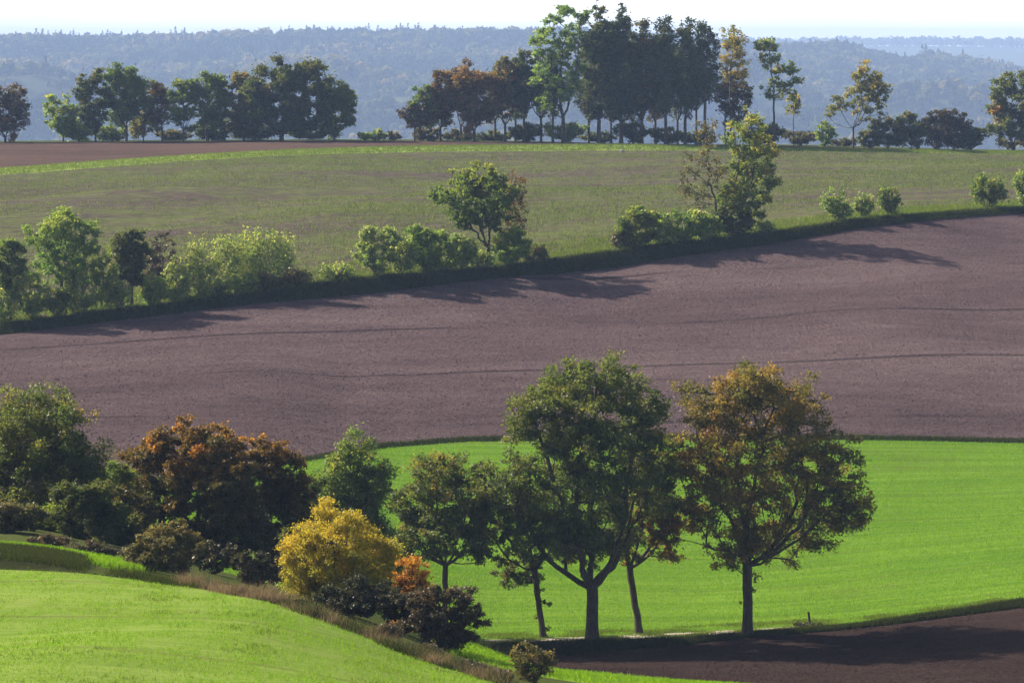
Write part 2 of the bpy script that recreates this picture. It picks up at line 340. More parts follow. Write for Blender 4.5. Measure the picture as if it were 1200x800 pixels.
def skeleton(cl, zb, lean, r, step, pathw, bow=.12, top=None, base=None, limbs=()):
    pos = [np.zeros(3) if base is None else base]; par = [-1]; plen = [0.]
    nb = max(2, int(zb / max(step, .3)) + 1)
    for k in range(1, nb + 1):
        q = np.array([lean[0]*k/nb, lean[1]*k/nb, zb*k/nb]); q[:2] += r.normal(size=2) * zb * .006 * (k < nb)
        pos.append(q + pos[0]); par.append(len(pos) - 2); plen.append(plen[-1] + zb/nb)
    if top is not None:
        n2 = max(2, int((top[2] - pos[-1][2]) / max(step, .3))); s = pos[-1].copy()
        for k in range(1, n2 + 1):
            q = s + (top - s) * k / n2; q[:2] += r.normal(size=2) * .03 * (top[2] - s[2])
            pos.append(q); par.append(len(pos) - 2); plen.append(plen[-1] + np.linalg.norm(pos[-1] - pos[-2]))
    s0 = pos[nb]
    for lt in limbs:
        Lm = np.linalg.norm(lt - s0); n2 = max(3, int(Lm / max(step, .3))); side = r.normal(size=3) * .07 * Lm; side[2] = -.10 * Lm; j = nb
        for k in range(1, n2 + 1):
            t = k / n2
            pos.append(s0 + (lt - s0)*t + side*4*t*(1-t) + r.normal(size=3)*.012*Lm*(k < n2)); par.append(j); j = len(pos) - 1
            plen.append(plen[par[-1]] + Lm/n2)
    for c in cl[np.argsort(np.linalg.norm(cl - s0, axis=1))]:
        P = np.array(pos); d = np.linalg.norm(P - c, axis=1)
        cost = d + pathw * np.array(plen) + 3. * np.maximum(0, P[:, 2] - c[2] - .1 * d)
        cost[:max(1, nb - 1)] += 1e3 if zb > .3 else 0
        k = int(np.argmin(cost)); a = P[k]; L = np.linalg.norm(c - a)
        n = max(2, int(L / step)); side = r.normal(size=3) * bow * L; side[2] = -abs(side[2]) * .6 if zb > .3 else abs(side[2])
        j = k
        for q in range(1, n + 1):
            t = q / n
            pos.append(a + (c - a)*t + side * (t*(1-t)) * 1.6 + r.normal(size=3) * .02 * L * (q < n)); par.append(j); j = len(pos) - 1
            plen.append(plen[par[-1]] + L/n)
    return np.array(pos), np.array(par)

def limbs_mesh(pos, par, r0, rtip, sides=6, power=.5, flare=1.35):
    n = len(pos); cnt = np.zeros(n); ch = np.zeros(n, int)
    np.add.at(ch, par[1:], 1)
    cnt[ch == 0] = 1
    for k in range(n - 1, 0, -1): cnt[par[k]] += cnt[k]
    rad = np.maximum(rtip, r0 * (cnt / cnt[0])**power)
    zz = pos[:, 2] - pos[0, 2]; rad = rad * (1 + (flare - 1) * np.exp(-zz / (r0 * 1.8)) * (cnt > .6*cnt[0]))
    main = np.full(n, -1)
    for k in range(1, n):
        p = par[k]
        if main[p] < 0 or cnt[k] > cnt[main[p]]: main[p] = k
    e = np.arange(1, n); p = par[e]
    d = unit(pos[e] - pos[p]); dall = np.zeros_like(pos); dall[e] = d; dall[0] = d[0]
    ism = main[p] == e
    def ring(c, t, rr):
        ref = np.where(np.abs(t[:, 2:3]) > .92, np.array([[1., 0, 0]]), np.array([[0., 0, 1]]))
        a = unit(np.cross(t, ref)); b = np.cross(t, a); an = np.arange(sides) * 2*np.pi / sides
        return c[:, None] + (a[:, None]*np.cos(an)[None, :, None] + b[:, None]*np.sin(an)[None, :, None]) * rr[:, None, None]
    t0 = np.where(ism[:, None], dall[p], d); r0_ = np.where(ism, rad[p], np.minimum(rad[e]*1.35, rad[p]))
    A = ring(pos[p], t0, r0_); B = ring(pos[e], d, rad[e])
    v = np.concatenate([A, B], 1).reshape(-1, 3); m = len(e); o = (np.arange(m) * 2*sides)[:, None]
    i = np.arange(sides)[None]; j = (i + 1) % sides
    f = np.stack([o+i, o+j, o+sides+j, o+sides+i], -1).reshape(-1, 4)
    return v, f

SEED = [100]
def plant(name, label, cat, px, D, top, x0, x1, low, pal, lobes=None, nl=9, group=None, clumps=90, rc=None, dens=5., leafpx=2.6,
          shrub=False, bole=None, trunk=None, lean=0., leader=.6, pathw=.35, turn=(.30, .22, .12, .25), up=.55, flat=.7, sig=.22, sub=6,
          depth=.85, stem_mat=None, hollow=.42, shoots=None, power=.5, tipr=.012, bow=.12, seed=None, fit=True):
    """one tree or shrub: px/top/x0/x1/low give its foot column, top row, crown sides and crown foot in the photograph at distance D"""
    SEED[0] += 1; r = np.random.default_rng(seed or SEED[0])
    x = (px - CX) / F * D; z = float(ground(x, D)[0]); s = F / D
    wx = lambda q: (q - px) / s
    wz = lambda q: (HY - q) / s - z
    H = wz(top)
    auto = lobes is None
    if shrub: low = max(low, HY - z*s + 1)
    if auto:
        cx, hw = (x0 + x1)/2, (x1 - x0)/2; cy, hh = (top + low)/2, (low - top)/2
        lobes = [(cx, cy + (.25*hh if shrub else 0), hw*.66, hh*.75)]
        for k in range(nl):
            a = 2*np.pi*(k + r.uniform(-.3, .3))/nl; q = r.uniform(.34, .5)
            lobes.append((cx + hw*(1-q)*math.cos(a)*r.uniform(.8, 1), cy + hh*(1-q)*math.sin(a)*r.uniform(.8, 1), hw*q, hh*min(q*1.05, .5)))
    lb = np.array([[wx(a), 0, wz(b), c/s, 0, d/s] for a, b, c, d in lobes])
    lb[:, 4] = np.maximum(lb[:, 3], lb[:, 5]*.6) * depth
    yspan = (lb[:, 3].max()) * .55
    lb[:, 1] = r.uniform(-1, 1, len(lb)) * yspan * depth; lb[0, 1] = 0
    vol = lb[:, 3]*lb[:, 4]*lb[:, 5]; pw = vol**.62; pw /= pw.sum()
    area = np.pi * (lb[:, 3]*lb[:, 5]).sum() * .62
    if rc is None: rc = .62 * math.sqrt(area / clumps * 2.4)
    pts = []; tries = 0
    while len(pts) < clumps and tries < clumps*30:
        tries += 1
        k = r.choice(len(lb), p=pw); d = unit(r.normal(size=3)) * (hollow + (1-hollow)*r.random())
        q = lb[k, :3] + d * lb[k, 3:] * .9
        if q[2] < .25*rc and not shrub: continue
        q[2] = max(q[2], .3*rc)
        if pts and np.min(np.sum((np.array(pts) - q)**2, 1)) < (rc*.62)**2 * (1 - tries/(clumps*30)): continue
        pts.append(q)
    cl = np.array(pts); crad = rc * r.uniform(.5, 1.4, len(cl))
    if auto or fit:      # fit the crown to its measured sides, top and foot
        for ax, lo, hi in ((0, wx(x0), wx(x1)), (2, max(wz(low), 0), H)):
            e0, e1 = (cl[:, ax] - .75*crad).min(), (cl[:, ax] + .75*crad).max()
            cl[:, ax] = lo + (cl[:, ax] - e0) * (hi - lo) / (e1 - e0)
    top_d = np.argmax(cl[:, 2])
    root = bpy.data.objects.new(name, None); COL.objects.link(root); root.location = (x, D, z - .03); root.empty_display_size = 1.
    tag(root, label, cat, group)
    zmin = cl[:, 2].min(); crown_h = cl[:, 2].max() - zmin
    if bole is None: bole = .05 if shrub else max(.3, zmin + .12*crown_h)
    else: bole = wz(bole) if bole > 5 else bole
    lx = wx(lean) if lean else 0.
    if trunk is None: trunk = .022*H if not shrub else .012*H + .02
    tp = None
    lims = [] if shrub or trunk < .15 else [lb[k, :3] + np.array([0, 0, .1*lb[k, 5]]) for k in range(len(lb)) if lb[k, 2] > bole + .25*lb[k, 5]][:7]
    if leader and not shrub and not lims:
        cxm = np.average(lb[:, 0], weights=vol); tp = np.array([cxm*.7 + lx*.3, 0, bole + (cl[:, 2].max() - bole) * leader])
        if tp[2] < bole + .5: tp = None
    pos, par = skeleton(cl, bole, (lx, 0), r, max(.25, H/22), 1.0 if shrub else pathw, bow, tp, limbs=lims)
    v, f = limbs_mesh(pos, par, trunk, max(tipr, .30/s), 6 if trunk*s > 3 else 5, .38 if shrub else power, 1.0 if shrub else 1.4)
    mesh_obj('stems' if shrub else 'trunk', v, f, stem_mat or (TWIG if shrub else BARK), root, smooth=True)
    leafpx *= .86; n = int(dens * area * s*s / (leafpx**2 * .45))
    if shoots:      # leafy shoots growing straight from the stem
        ex = np.array([[wx(a), r.normal()*.2, wz(b)] for a, b, c in shoots]); cl = np.concatenate([cl, ex]); crad = np.concatenate([crad, [c/s for a, b, c in shoots]])
    v, f, ci, p = leaves_mesh(cl, crad, max(60, n), leafpx/s*1.15, r, flat, sub, sig, up)
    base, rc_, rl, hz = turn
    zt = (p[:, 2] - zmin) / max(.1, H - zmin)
    tv = base + rc_*r.normal(size=len(cl))[ci] + rl*r.normal(size=len(ci)) + hz*(zt - .5)  # rising height term puts the sunlit crown tops into the leaf hue
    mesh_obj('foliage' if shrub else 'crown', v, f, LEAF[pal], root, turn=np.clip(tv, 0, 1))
    return root

OAKG = 'mature oaks lining the farm track'
# --- oaks along the track
plant('oak_tree', 'tallest dark green oak with a forked trunk, standing right beside the gravel track', 'oak tree', 694, 237.6, 410, 552, 802, 675, 'oak',
      lobes=[(683, 535, 98, 112), (625, 492, 42, 46), (740, 490, 42, 52), (700, 450, 54, 32), (600, 560, 38, 50), (765, 560, 24, 60), (690, 630, 62, 36), (640, 620, 50, 36), (655, 455, 40, 34)],
      group=OAKG, rc=.72, clumps=560, dens=4.4, leafpx=2.7, power=.46, hollow=.25, bole=688, trunk=.40, leader=0, turn=(.22, .14, .07, .18), pathw=.3)
plant('oak_tree', 'brownish turning oak with a full round crown, rightmost of the oaks along the track', 'oak tree', 876, 239.2, 417, 766, 1026, 672, 'oakbrn',
      lobes=[(895, 538, 108, 110), (850, 468, 60, 44), (925, 470, 54, 44), (962, 540, 54, 56), (828, 545, 50, 60), (985, 585, 36, 36), (935, 615, 58, 38), (868, 625, 62, 34), (815, 600, 34, 36), (890, 452, 60, 28)],
      group=OAKG, rc=.70, clumps=560, dens=3.1, leafpx=2.7, shoots=[(884, 676, 10), (882, 690, 7), (868, 704, 4)], power=.46, hollow=.3, bole=662, trunk=.33, leader=.62, turn=(.30, .20, .06, .05), pathw=.3)
plant('oak_tree', 'slim leaning oak trunk left of the forked oak, its crown merging into it', 'oak tree', 637, 241.0, 535, 540, 680, 692, 'oak',
      lobes=[(605, 590, 40, 42), (578, 630, 26, 34), (640, 600, 34, 45), (608, 655, 40, 26), (650, 640, 24, 24), (575, 555, 18, 22)],
      group=OAKG, clumps=150, dens=4.6, leafpx=2.7, shoots=[(632, 690, 6), (640, 705, 6), (630, 722, 5), (641, 735, 4)], bole=668, trunk=.21, lean=626, leader=.5, turn=(.26, .16, .14, .1))
plant('oak_tree', 'slim oak between the forked oak and the brownish oak, with yellowing lower leaves', 'oak tree', 749, 242.4, 500, 702, 806, 665, 'oakbrn',
      lobes=[(755, 580, 40, 55), (783, 622, 24, 28), (732, 630, 28, 28), (765, 545, 32, 45), (790, 590, 18, 30)],
      group=OAKG, clumps=120, dens=4.2, leafpx=2.7, bole=665, trunk=.24, lean=738, leader=.5, turn=(.34, .2, .16, -.3))
plant('oak_tree', 'small round topped dark oak directly above the dark purplish thicket', 'oak tree', 522, 239, 525, 450, 582, 665, 'oak',
      lobes=[(512, 560, 42, 36), (480, 592, 30, 34), (547, 588, 34, 40), (515, 612, 52, 36), (480, 625, 25, 22), (555, 625, 24, 24), (516, 592, 58, 62)],
      group=OAKG, clumps=260, rc=.55, dens=3.6, leafpx=2.7, bole=662, trunk=.20, leader=.5, turn=(.28, .18, .14, .2))
plant('oak_tree', 'dark green tree with olive top behind the yellow shrub', 'tree', 405, 244, 500, 352, 462, 665, 'green',
      lobes=[(412, 540, 36, 40), (385, 562, 30, 36), (436, 566, 26, 36), (405, 600, 52, 45), (380, 640, 35, 30), (440, 630, 30, 35), (408, 585, 50, 80)],
      clumps=280, rc=.6, dens=3.8, leafpx=2.7, bole=665, trunk=.2, turn=(.22, .16, .14, .25))
# --- left corner copse
plant('broad_oak', 'big dark green spreading tree cut by the left edge, above the lit grass patch', 'tree', 42, 210, 445, -90, 135, 620, 'oak',
      lobes=[(18, 500, 52, 52), (68, 498, 42, 42), (98, 540, 36, 36), (40, 560, 58, 44), (-30, 560, 50, 60), (112, 560, 22, 28), (80, 585, 36, 24), (-60, 520, 40, 45), (35, 530, 90, 80)],
      rc=.75, clumps=420, dens=3.6, leafpx=2.7, hollow=.3, bole=625, trunk=.36, leader=.4, turn=(.24, .18, .14, .25))
plant('field_maple', 'widest dark bush with sunlit top in orange leaf hue behind the olive bush', 'tree', 220, 203, 484, 130, 325, 672, 'maple',
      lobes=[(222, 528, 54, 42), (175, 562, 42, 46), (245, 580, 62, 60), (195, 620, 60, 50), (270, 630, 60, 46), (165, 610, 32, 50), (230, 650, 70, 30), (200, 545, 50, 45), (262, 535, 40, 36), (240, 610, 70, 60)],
      clumps=360, dens=5., leafpx=2.8, bole=655, trunk=.2, turn=(.26, .12, .12, .95), leader=.3)  # strong height term: sun on the top painted as orange leaves
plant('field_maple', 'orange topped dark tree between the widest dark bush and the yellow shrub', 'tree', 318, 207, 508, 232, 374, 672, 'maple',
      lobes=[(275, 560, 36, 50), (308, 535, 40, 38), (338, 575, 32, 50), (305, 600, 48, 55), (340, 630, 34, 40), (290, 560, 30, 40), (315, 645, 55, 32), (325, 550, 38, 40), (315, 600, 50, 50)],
      clumps=260, dens=5., leafpx=2.8, bole=655, trunk=.18, turn=(.22, .12, .12, .8), leader=.3)  # orange sunlit top painted into the leaf hue by height
plant('hazel_bush', 'blue green dark bush tucked under the spreading tree and beside the widest dark bush', 'bush', 105, 196, 562, 55, 155, 645, 'dark', shrub=True,
      clumps=80, dens=6, turn=(.3, .15, .12, .1))
plant('hazel_bush', 'grey green bush at the left edge under the spreading tree', 'bush', 12, 194, 584, -40, 58, 640, 'olive', shrub=True,
      clumps=80, dens=5.5, turn=(.15, .15, .12, .15))
plant('olive_bush', 'pale olive rounded bush at the field edge, in front of the brown bush', 'bush', 178, 173.5, 622, 143, 215, 690, 'olive', shrub=True,
      clumps=110, dens=5.5, leafpx=2.2, turn=(.35, .15, .12, .35), hollow=.6)
plant('olive_bush', 'brown bush with golden lit top just behind the pale olive bush', 'bush', 212, 178, 607, 165, 240, 680, 'olive', shrub=True,
      clumps=110, dens=5.5, leafpx=2.2, turn=(.55, .14, .10, .45))
plant('bramble_bush', 'low greyish brown bramble right of the lit grass patch', 'bramble', 105, 181, 632, 70, 150, 664, 'bramble', shrub=True, clumps=70, dens=4, leafpx=2.1, turn=(.5, .2, .15, .2))
plant('bramble_bush', 'low dry bramble directly behind the lit grass patch', 'bramble', 55, 185, 624, 26, 86, 646, 'purple', shrub=True, clumps=50, dens=3.5, leafpx=2.1, turn=(.5, .2, .15, .2))
for px, D, top, x0, x1, pal, lab in (
    (140, 216, 535, 98, 182, 'green', 'green tree filling the gap between the spreading tree and the widest dark bush'),
    (366, 214, 555, 332, 404, 'dark', 'dark tree rising directly behind the left half of the yellow dome'),
    (60, 199, 590, 30, 100, 'green', 'mid green bush below the spreading tree, between grey green and blue green bushes'),
    (138, 199, 600, 112, 168, 'dark', 'dark bush filling the gap between the blue green bush and the widest dark bush'),
    (-25, 197, 570, -60, 20, 'dark', 'dark bush mostly cut off by the left edge under the spreading tree'),
    (250, 188, 632, 222, 285, 'bramble', 'dark low bush at the foot of the widest dark bush, right of the brown bush'),
    (300, 184, 640, 270, 338, 'bramble', 'dark low bush left of the yellow dome, behind the dry grass'),
    (355, 196, 612, 325, 395, 'dark', 'dark green bush hidden behind the yellow dome'),
    (455, 200, 640, 425, 490, 'green', 'green bush between the yellow dome and the small oak trunk')):
    plant('gully_bush', lab, 'bush', px, D, top, x0, x1, 660, pal, shrub=True, clumps=75, dens=5, leafpx=2.6, turn=(.3, .15, .12, .15), group='bushes in the gully')
for px, off, top, x0, x1, pal, lab in (
    (447, 9, 728, 425, 472, 'purple', 'low brown thorn scrub in front of the small dark bush at the field edge'),
    (492, 7, 752, 468, 520, 'purple', 'low brown thorn scrub below the left half of the purplish thicket'),
    (545, 6, 770, 520, 572, 'bramble', 'low dark thorn scrub below the right half of the purplish thicket'),
    (583, 5, 780, 562, 604, 'purple', 'lowest thorn scrub left of the leggy briar'),
    (335, 8, 694, 312, 360, 'olive', 'low olive scrub at the left foot of the yellow dome')):
    plant('thorn_scrub', lab, 'scrub', px, curve_D(2, px) + off, top, x0, x1, 800, pal, shrub=True, clumps=60, dens=3., leafpx=2., turn=(.4, .2, .15, .2), group='thorn scrub along the near field edge')
# --- hedge on the near field edge
plant('yellow_willow', 'bright yellow dome shaped shrub with many fanning stems', 'shrub', 392, 170, 581, 325, 468, 700, 'yellow', shrub=True,
      lobes=[(395, 642, 66, 58), (392, 620, 48, 40), (355, 645, 30, 40), (432, 640, 34, 36), (392, 660, 55, 36), (352, 672, 26, 26), (425, 672, 32, 26)],
      clumps=260, dens=4.4, leafpx=2.0, turn=(.5, .16, .16, .45), trunk=.07, hollow=.55, sig=.36, up=.1, bow=.05)
plant('orange_shrub', 'small vivid orange shrub right of the yellow dome', 'shrub', 478, 173, 646, 448, 512, 705, 'orange', shrub=True, clumps=60, dens=3.2, leafpx=2.2, turn=(.55, .2, .16, .3))
plant('bramble_bush', 'dark blue green bramble below the yellow dome', 'bramble', 412, 165, 672, 362, 470, 728, 'bramble', shrub=True, clumps=110, dens=5.5, leafpx=2.0, turn=(.12, .12, .1, .1))
plant('blackthorn_bush', 'dark purplish brown rounded thicket below the orange shrub', 'bush', 522, 163.5, 684, 466, 578, 770, 'purple', shrub=True, clumps=170, dens=5.2, leafpx=1.9, turn=(.25, .16, .12, .2))
plant('blackthorn_bush', 'small dark bush squeezed between bramble and purplish thicket', 'bush', 470, 164.5, 690, 440, 505, 748, 'bramble', shrub=True, clumps=80, dens=5.2, leafpx=2.0, turn=(.3, .16, .12, .2))
plant('rose_bush', 'thin leggy briar alone in front of the dark ploughed corner', 'shrub', 627, 152, 750, 594, 652, 800, 'olive', shrub=True, clumps=60, dens=2.2, leafpx=2.3, turn=(.4, .25, .2, .2))

# --- hedgerow on the bank (distance measured back from the bank's top edge)
def hedge(name, label, cat, px, off, top, x0, x1, low, pal, group=None, **kw):
    kw.setdefault('clumps', 60); kw.setdefault('leafpx', 2.5)
    return plant(name, label, cat, px, curve_D(12, px) + off, top, x0, x1, low, pal, group=group, **kw)
hedge('hedge_tree', 'slender dark green tree at the left edge of the hedgerow', 'tree', 12, 1.5, 275, -14, 34, 345, 'green', trunk=.14, dens=4.2, turn=(.2, .15, .12, .1))
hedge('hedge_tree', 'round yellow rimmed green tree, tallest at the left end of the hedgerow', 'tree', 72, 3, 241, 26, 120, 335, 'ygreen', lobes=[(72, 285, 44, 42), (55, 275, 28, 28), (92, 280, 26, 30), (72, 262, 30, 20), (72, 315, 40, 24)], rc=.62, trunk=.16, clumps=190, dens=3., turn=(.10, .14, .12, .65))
hedge('hedge_tree', 'narrow dark bluish ivy clad tree in the left hedgerow', 'tree', 154, 1.5, 264, 132, 178, 340, 'dark', trunk=.18, dens=5.5, turn=(.3, .15, .1, .1))
hedge('bare_bush', 'bare purplish twiggy bush behind the narrow ivy clad tree', 'bush', 184, 5, 268, 164, 210, 345, 'purple', shrub=True, dens=1.6, clumps=80)
SAPG = 'pale young saplings planted along the bank'
for px, off, top, x0, x1, lab in (
    (208, 2.0, 300, 190, 226, 'lowest pale sapling, first to the right of the bare purplish bush'),
    (233, 3.0, 282, 212, 254, 'pale thin sapling, second to the right of the bare purplish bush'),
    (262, 2.5, 276, 242, 286, 'pale sapling in the middle of the left sapling row'),
    (287, 4.0, 270, 266, 310, 'pale sapling with faint golden tint, fourth of the left sapling row'),
    (306, 1.5, 266, 284, 336, 'largest pale sapling with dark leggy stems, ending the left row'),
    (330, 3.5, 276, 316, 350, 'wispy pale sapling, rightmost of the left row')):
    hedge('sapling', lab, 'sapling', px, off, top, x0, x1, 350 - (px-200)*.08, 'sap', SAPG, trunk=.05, dens=1.5, clumps=90, flat=1.5, sig=.4, turn=(.35, .2, .15, .2), bole=.8, leader=.7)
for px, off, top, x0, x1, low, pal, lab in (
    (36, 1.2, 316, 10, 62, 376, 'sap', 'pale green low bush between the edge tree and the round tree'),
    (98, 1.0, 318, 70, 126, 366, 'sap', 'pale green low bush right of the round tree foot'),
    (120, 2.5, 290, 100, 142, 362, 'ygreen', 'yellowish leafy bush between round tree and ivy clad tree'),
    (64, .8, 335, 46, 86, 374, 'green', 'low green bush right in front of the round tree trunk'),
    (178, 1.0, 318, 162, 200, 358, 'ygreen', 'small yellow green bush at the foot of the bare twigs'),
    (250, .8, 322, 224, 276, 350, 'sap', 'low pale scrub beneath the left sapling row'),
    (310, .8, 318, 286, 340, 342, 'olive', 'low olive scrub under the largest pale sapling')):
    hedge('hedge_bush', lab, 'bush', px, off, top, x0, x1, low, pal, shrub=True, dens=2.8, flat=1.1, clumps=80, turn=(.3, .2, .15, .2))
for px, off, top, x0, x1, low, pal, lab in (
    (5, 1.0, 335, -18, 24, 380, 'sap', 'low pale scrub under the slender tree at the left edge'),
    (140, 1.0, 325, 118, 158, 366, 'sap', 'low pale scrub left of the ivy clad tree trunk'),
    (200, 1.2, 318, 184, 222, 358, 'sap', 'low pale scrub beneath the first saplings'),
    (280, 1.0, 318, 262, 304, 350, 'ygreen', 'low yellow green scrub in the middle of the left sapling row'),
    (345, 1.5, 310, 326, 366, 342, 'olive', 'thin olive scrub right of the wispy sapling'),
    (394, 1.5, 306, 372, 418, 332, 'sap', 'small tuft of pale scrub left of the rounded yellow green bush'),
    (470, 1.0, 276, 450, 492, 322, 'sap', 'pale scrub joining the rounded and the dense olive green bush'),
    (520, .8, 286, 500, 545, 318, 'ygreen', 'yellow green scrub at the right foot of the dense olive green bush'),
    (562, .7, 292, 545, 584, 316, 'sap', 'pale scrub around the crowned hedge tree trunk'),
    (622, 1.4, 286, 604, 644, 312, 'olive', 'thin olive scrub right of the crowned hedge tree'),
    (728, 1.5, 262, 712, 750, 300, 'olive', 'olive scrub at the left foot of the conical bush'),
    (776, .8, 256, 756, 800, 296, 'sap', 'pale scrub between the conical bush and the yellow green scrub'),
    (828, .8, 250, 810, 850, 288, 'ygreen', 'yellow green scrub left of the bluish bush'),
    (892, 1.2, 256, 878, 910, 280, 'sap', 'small pale tuft at the right foot of the ivy covered tree')):
    hedge('scrub_bush', lab, 'scrub', px, off, top, x0, x1, low, pal, 'scrub along the hedge bank', shrub=True, dens=2.0, flat=1.2, clumps=70, turn=(.3, .2, .15, .2))
hedge('hedge_bush', 'rounded yellow green bush, leftmost beside the crowned hedge tree', 'bush', 442, 1.2, 262, 415, 470, 324, 'sap', shrub=True, dens=4, turn=(.3, .2, .15, .2))
hedge('hedge_bush', 'dense olive green bush between two bushes left of the crowned hedge tree', 'bush', 498, 1.4, 262, 465, 532, 320, 'ygreen', shrub=True, clumps=80, dens=4.5, turn=(.12, .15, .12, .25))
hedge('hedge_bush', 'light bush just left of the crowned hedge tree trunk', 'bush', 540, 1.0, 272, 518, 562, 318, 'sap', shrub=True, dens=4, turn=(.25, .15, .12, .2))
hedge('hedge_tree', 'broad crowned green tree standing alone mid hedgerow with bare lower trunk', 'tree', 572, 1.6, 188, 502, 612, 272, 'green',
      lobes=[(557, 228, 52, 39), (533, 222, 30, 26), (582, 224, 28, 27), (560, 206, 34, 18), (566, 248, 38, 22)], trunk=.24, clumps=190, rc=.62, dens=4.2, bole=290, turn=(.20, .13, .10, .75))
hedge('bare_bush', 'thin reddish twiggy tree touching the right side of the crowned tree', 'tree', 603, 4, 196, 586, 620, 290, 'rust', dens=1.0, clumps=40, trunk=.07)
hedge('hedge_bush', 'green bush at the right foot of the crowned hedge tree', 'bush', 598, 1.2, 262, 576, 624, 316, 'ygreen', shrub=True, dens=3.8, turn=(.18, .15, .12, .25))
hedge('hedge_bush', 'dark green conical bush standing left of the pale scrub', 'bush', 746, 1.2, 240, 720, 776, 296, 'green', shrub=True, clumps=75, dens=4.5, turn=(.3, .18, .12, .1))
hedge('hedge_bush', 'pale yellow green scrub between the conical bush and the ivy tree', 'bush', 800, 1.0, 244, 764, 840, 288, 'ygreen', shrub=True, clumps=90, dens=4.2, turn=(.25, .2, .15, .2))
hedge('hedge_bush', 'dark bluish bush wrapped around the foot of the ivy tree', 'bush', 858, .6, 238, 834, 884, 280, 'dark', shrub=True, clumps=70, dens=5.5, turn=(.3, .15, .1, 0))
hedge('hedge_tree', 'tall ivy covered tree rising from the bank up to the ridge line', 'tree', 868, 2.2, 122, 838, 920, 264, 'green',
      lobes=[(878, 215, 34, 44), (880, 150, 20, 28), (887, 185, 32, 40), (868, 170, 22, 34), (897, 215, 24, 32), (856, 235, 22, 30), (872, 240, 34, 26)], trunk=.2, clumps=170, rc=.62, dens=2.8, turn=(.42, .18, .12, .30), leader=.85)
hedge('bare_tree', 'sparse half bare tree leaning beside the ivy covered tree', 'tree', 842, 3.2, 138, 792, 850, 250, 'olive',
      lobes=[(828, 165, 20, 26), (812, 195, 22, 26), (838, 205, 14, 30), (800, 220, 14, 20), (822, 235, 18, 20)], trunk=.13, clumps=80, dens=1.0, turn=(.25, .25, .2, .1), lean=838)
for px, off, top, x0, x1, low, pal, lab in (
    (980, 2.5, 222, 960, 1000, 256, 'ygreen', 'small round bush, leftmost of three right of the ivy tree'),
    (1010, 2.5, 224, 996, 1026, 254, 'sap', 'wispy pale bush, middle of three right of the ivy tree'),
    (1041, 2.5, 216, 1026, 1058, 252, 'green', 'narrow upright green bush, third right of the ivy tree'),
    (1160, 2.5, 201, 1136, 1182, 244, 'green', 'rounded dense green bush standing alone near the right edge'),
    (1199, 2.5, 198, 1186, 1215, 240, 'ygreen', 'yellow green bush cut by the right edge')):
    hedge('young_bush', lab, 'bush', px, off, top, x0, x1, low, pal, 'small bushes along the right hedge bank', shrub=True, flat=1.2, clumps=70, dens=2.3, turn=(.25, .2, .14, .2))

# --- trees along the ridge
def ridge(name, label, cat, px, off, top, x0, x1, low, pal, group='trees along the ridge', **kw):
    kw.setdefault('clumps', 75); kw.setdefault('leafpx', 2.5)
    if px < 400 and low < 160: low += 6
    return plant(name, label, cat, px, curve_D(15, px) + off, top, x0, x1, low, pal, group=group, **kw)
T = (.2, .18, .14, .25)
ridge('ridge_tree', 'grey brown leafless looking tree cut by the left edge of the ridge', 'tree', 6, 0, 96, -28, 37, 166, 'purple', trunk=.2, dens=3.4, turn=(.4, .3, .2, .1), bole=.8)
ridge('ridge_tree', 'small yellow tinged tree at the left end of the first ridge clump', 'tree', 74, 2, 108, 48, 98, 162, 'ygreen', trunk=.15, dens=3.2, turn=(.3, .3, .2, .1), bole=1.2)
ridge('ridge_tree', 'dark green tree with slim forked stems, second in the first ridge clump', 'tree', 112, -1, 78, 84, 134, 152, 'dark', trunk=.18, dens=4.5, turn=T, bole=150)
ridge('ridge_tree', 'tallest olive topped tree of the first ridge clump', 'tree', 148, 1, 72, 116, 180, 146, 'green', trunk=.22, clumps=70, dens=4.6, turn=(.1, .15, .12, .35), bole=150)
ridge('ridge_tree', 'low yellow bush like tree beneath the tallest olive topped tree', 'tree', 168, 5, 125, 152, 188, 164, 'gold', trunk=.1, dens=3, turn=(.2, .2, .2, .1), bole=.8, clumps=35)
ridge('ridge_tree', 'brownish loose tree right of the tallest olive topped tree', 'tree', 190, 2, 92, 164, 204, 150, 'rust', trunk=.16, dens=3.2, turn=(.2, .2, .15, .1), bole=152)
ridge('ridge_tree', 'bright green tree with yellow top, middle of the first ridge clump', 'tree', 215, 0, 88, 194, 238, 150, 'green', trunk=.17, dens=4.2, turn=(.1, .15, .15, .5), bole=152)
ridge('ridge_tree', 'bluish green rounded tree left of the huge dark tree', 'tree', 242, 1, 82, 222, 270, 152, 'green', trunk=.18, dens=4.6, turn=(.05, .12, .12, .2), bole=150)
ridge('ridge_tree', 'brown tinged dense tree joined to the left side of the huge dark tree', 'tree', 286, 2, 80, 262, 312, 164, 'oakbrn', trunk=.2, dens=5.5, turn=(.2, .15, .12, .1))
ridge('ridge_tree', 'huge dark dome shaped tree ending the first ridge clump', 'tree', 330, 0, 62, 276, 392, 165, 'dark', trunk=.35, clumps=120, dens=6.5, turn=(.25, .15, .12, .2), bole=1.)
ridge('ridge_tree', 'smaller dark tree with yellow top tucked against the huge dark tree', 'tree', 392, 2, 92, 366, 418, 165, 'green', trunk=.18, dens=5.2, turn=(.05, .12, .12, .55), bole=1.)
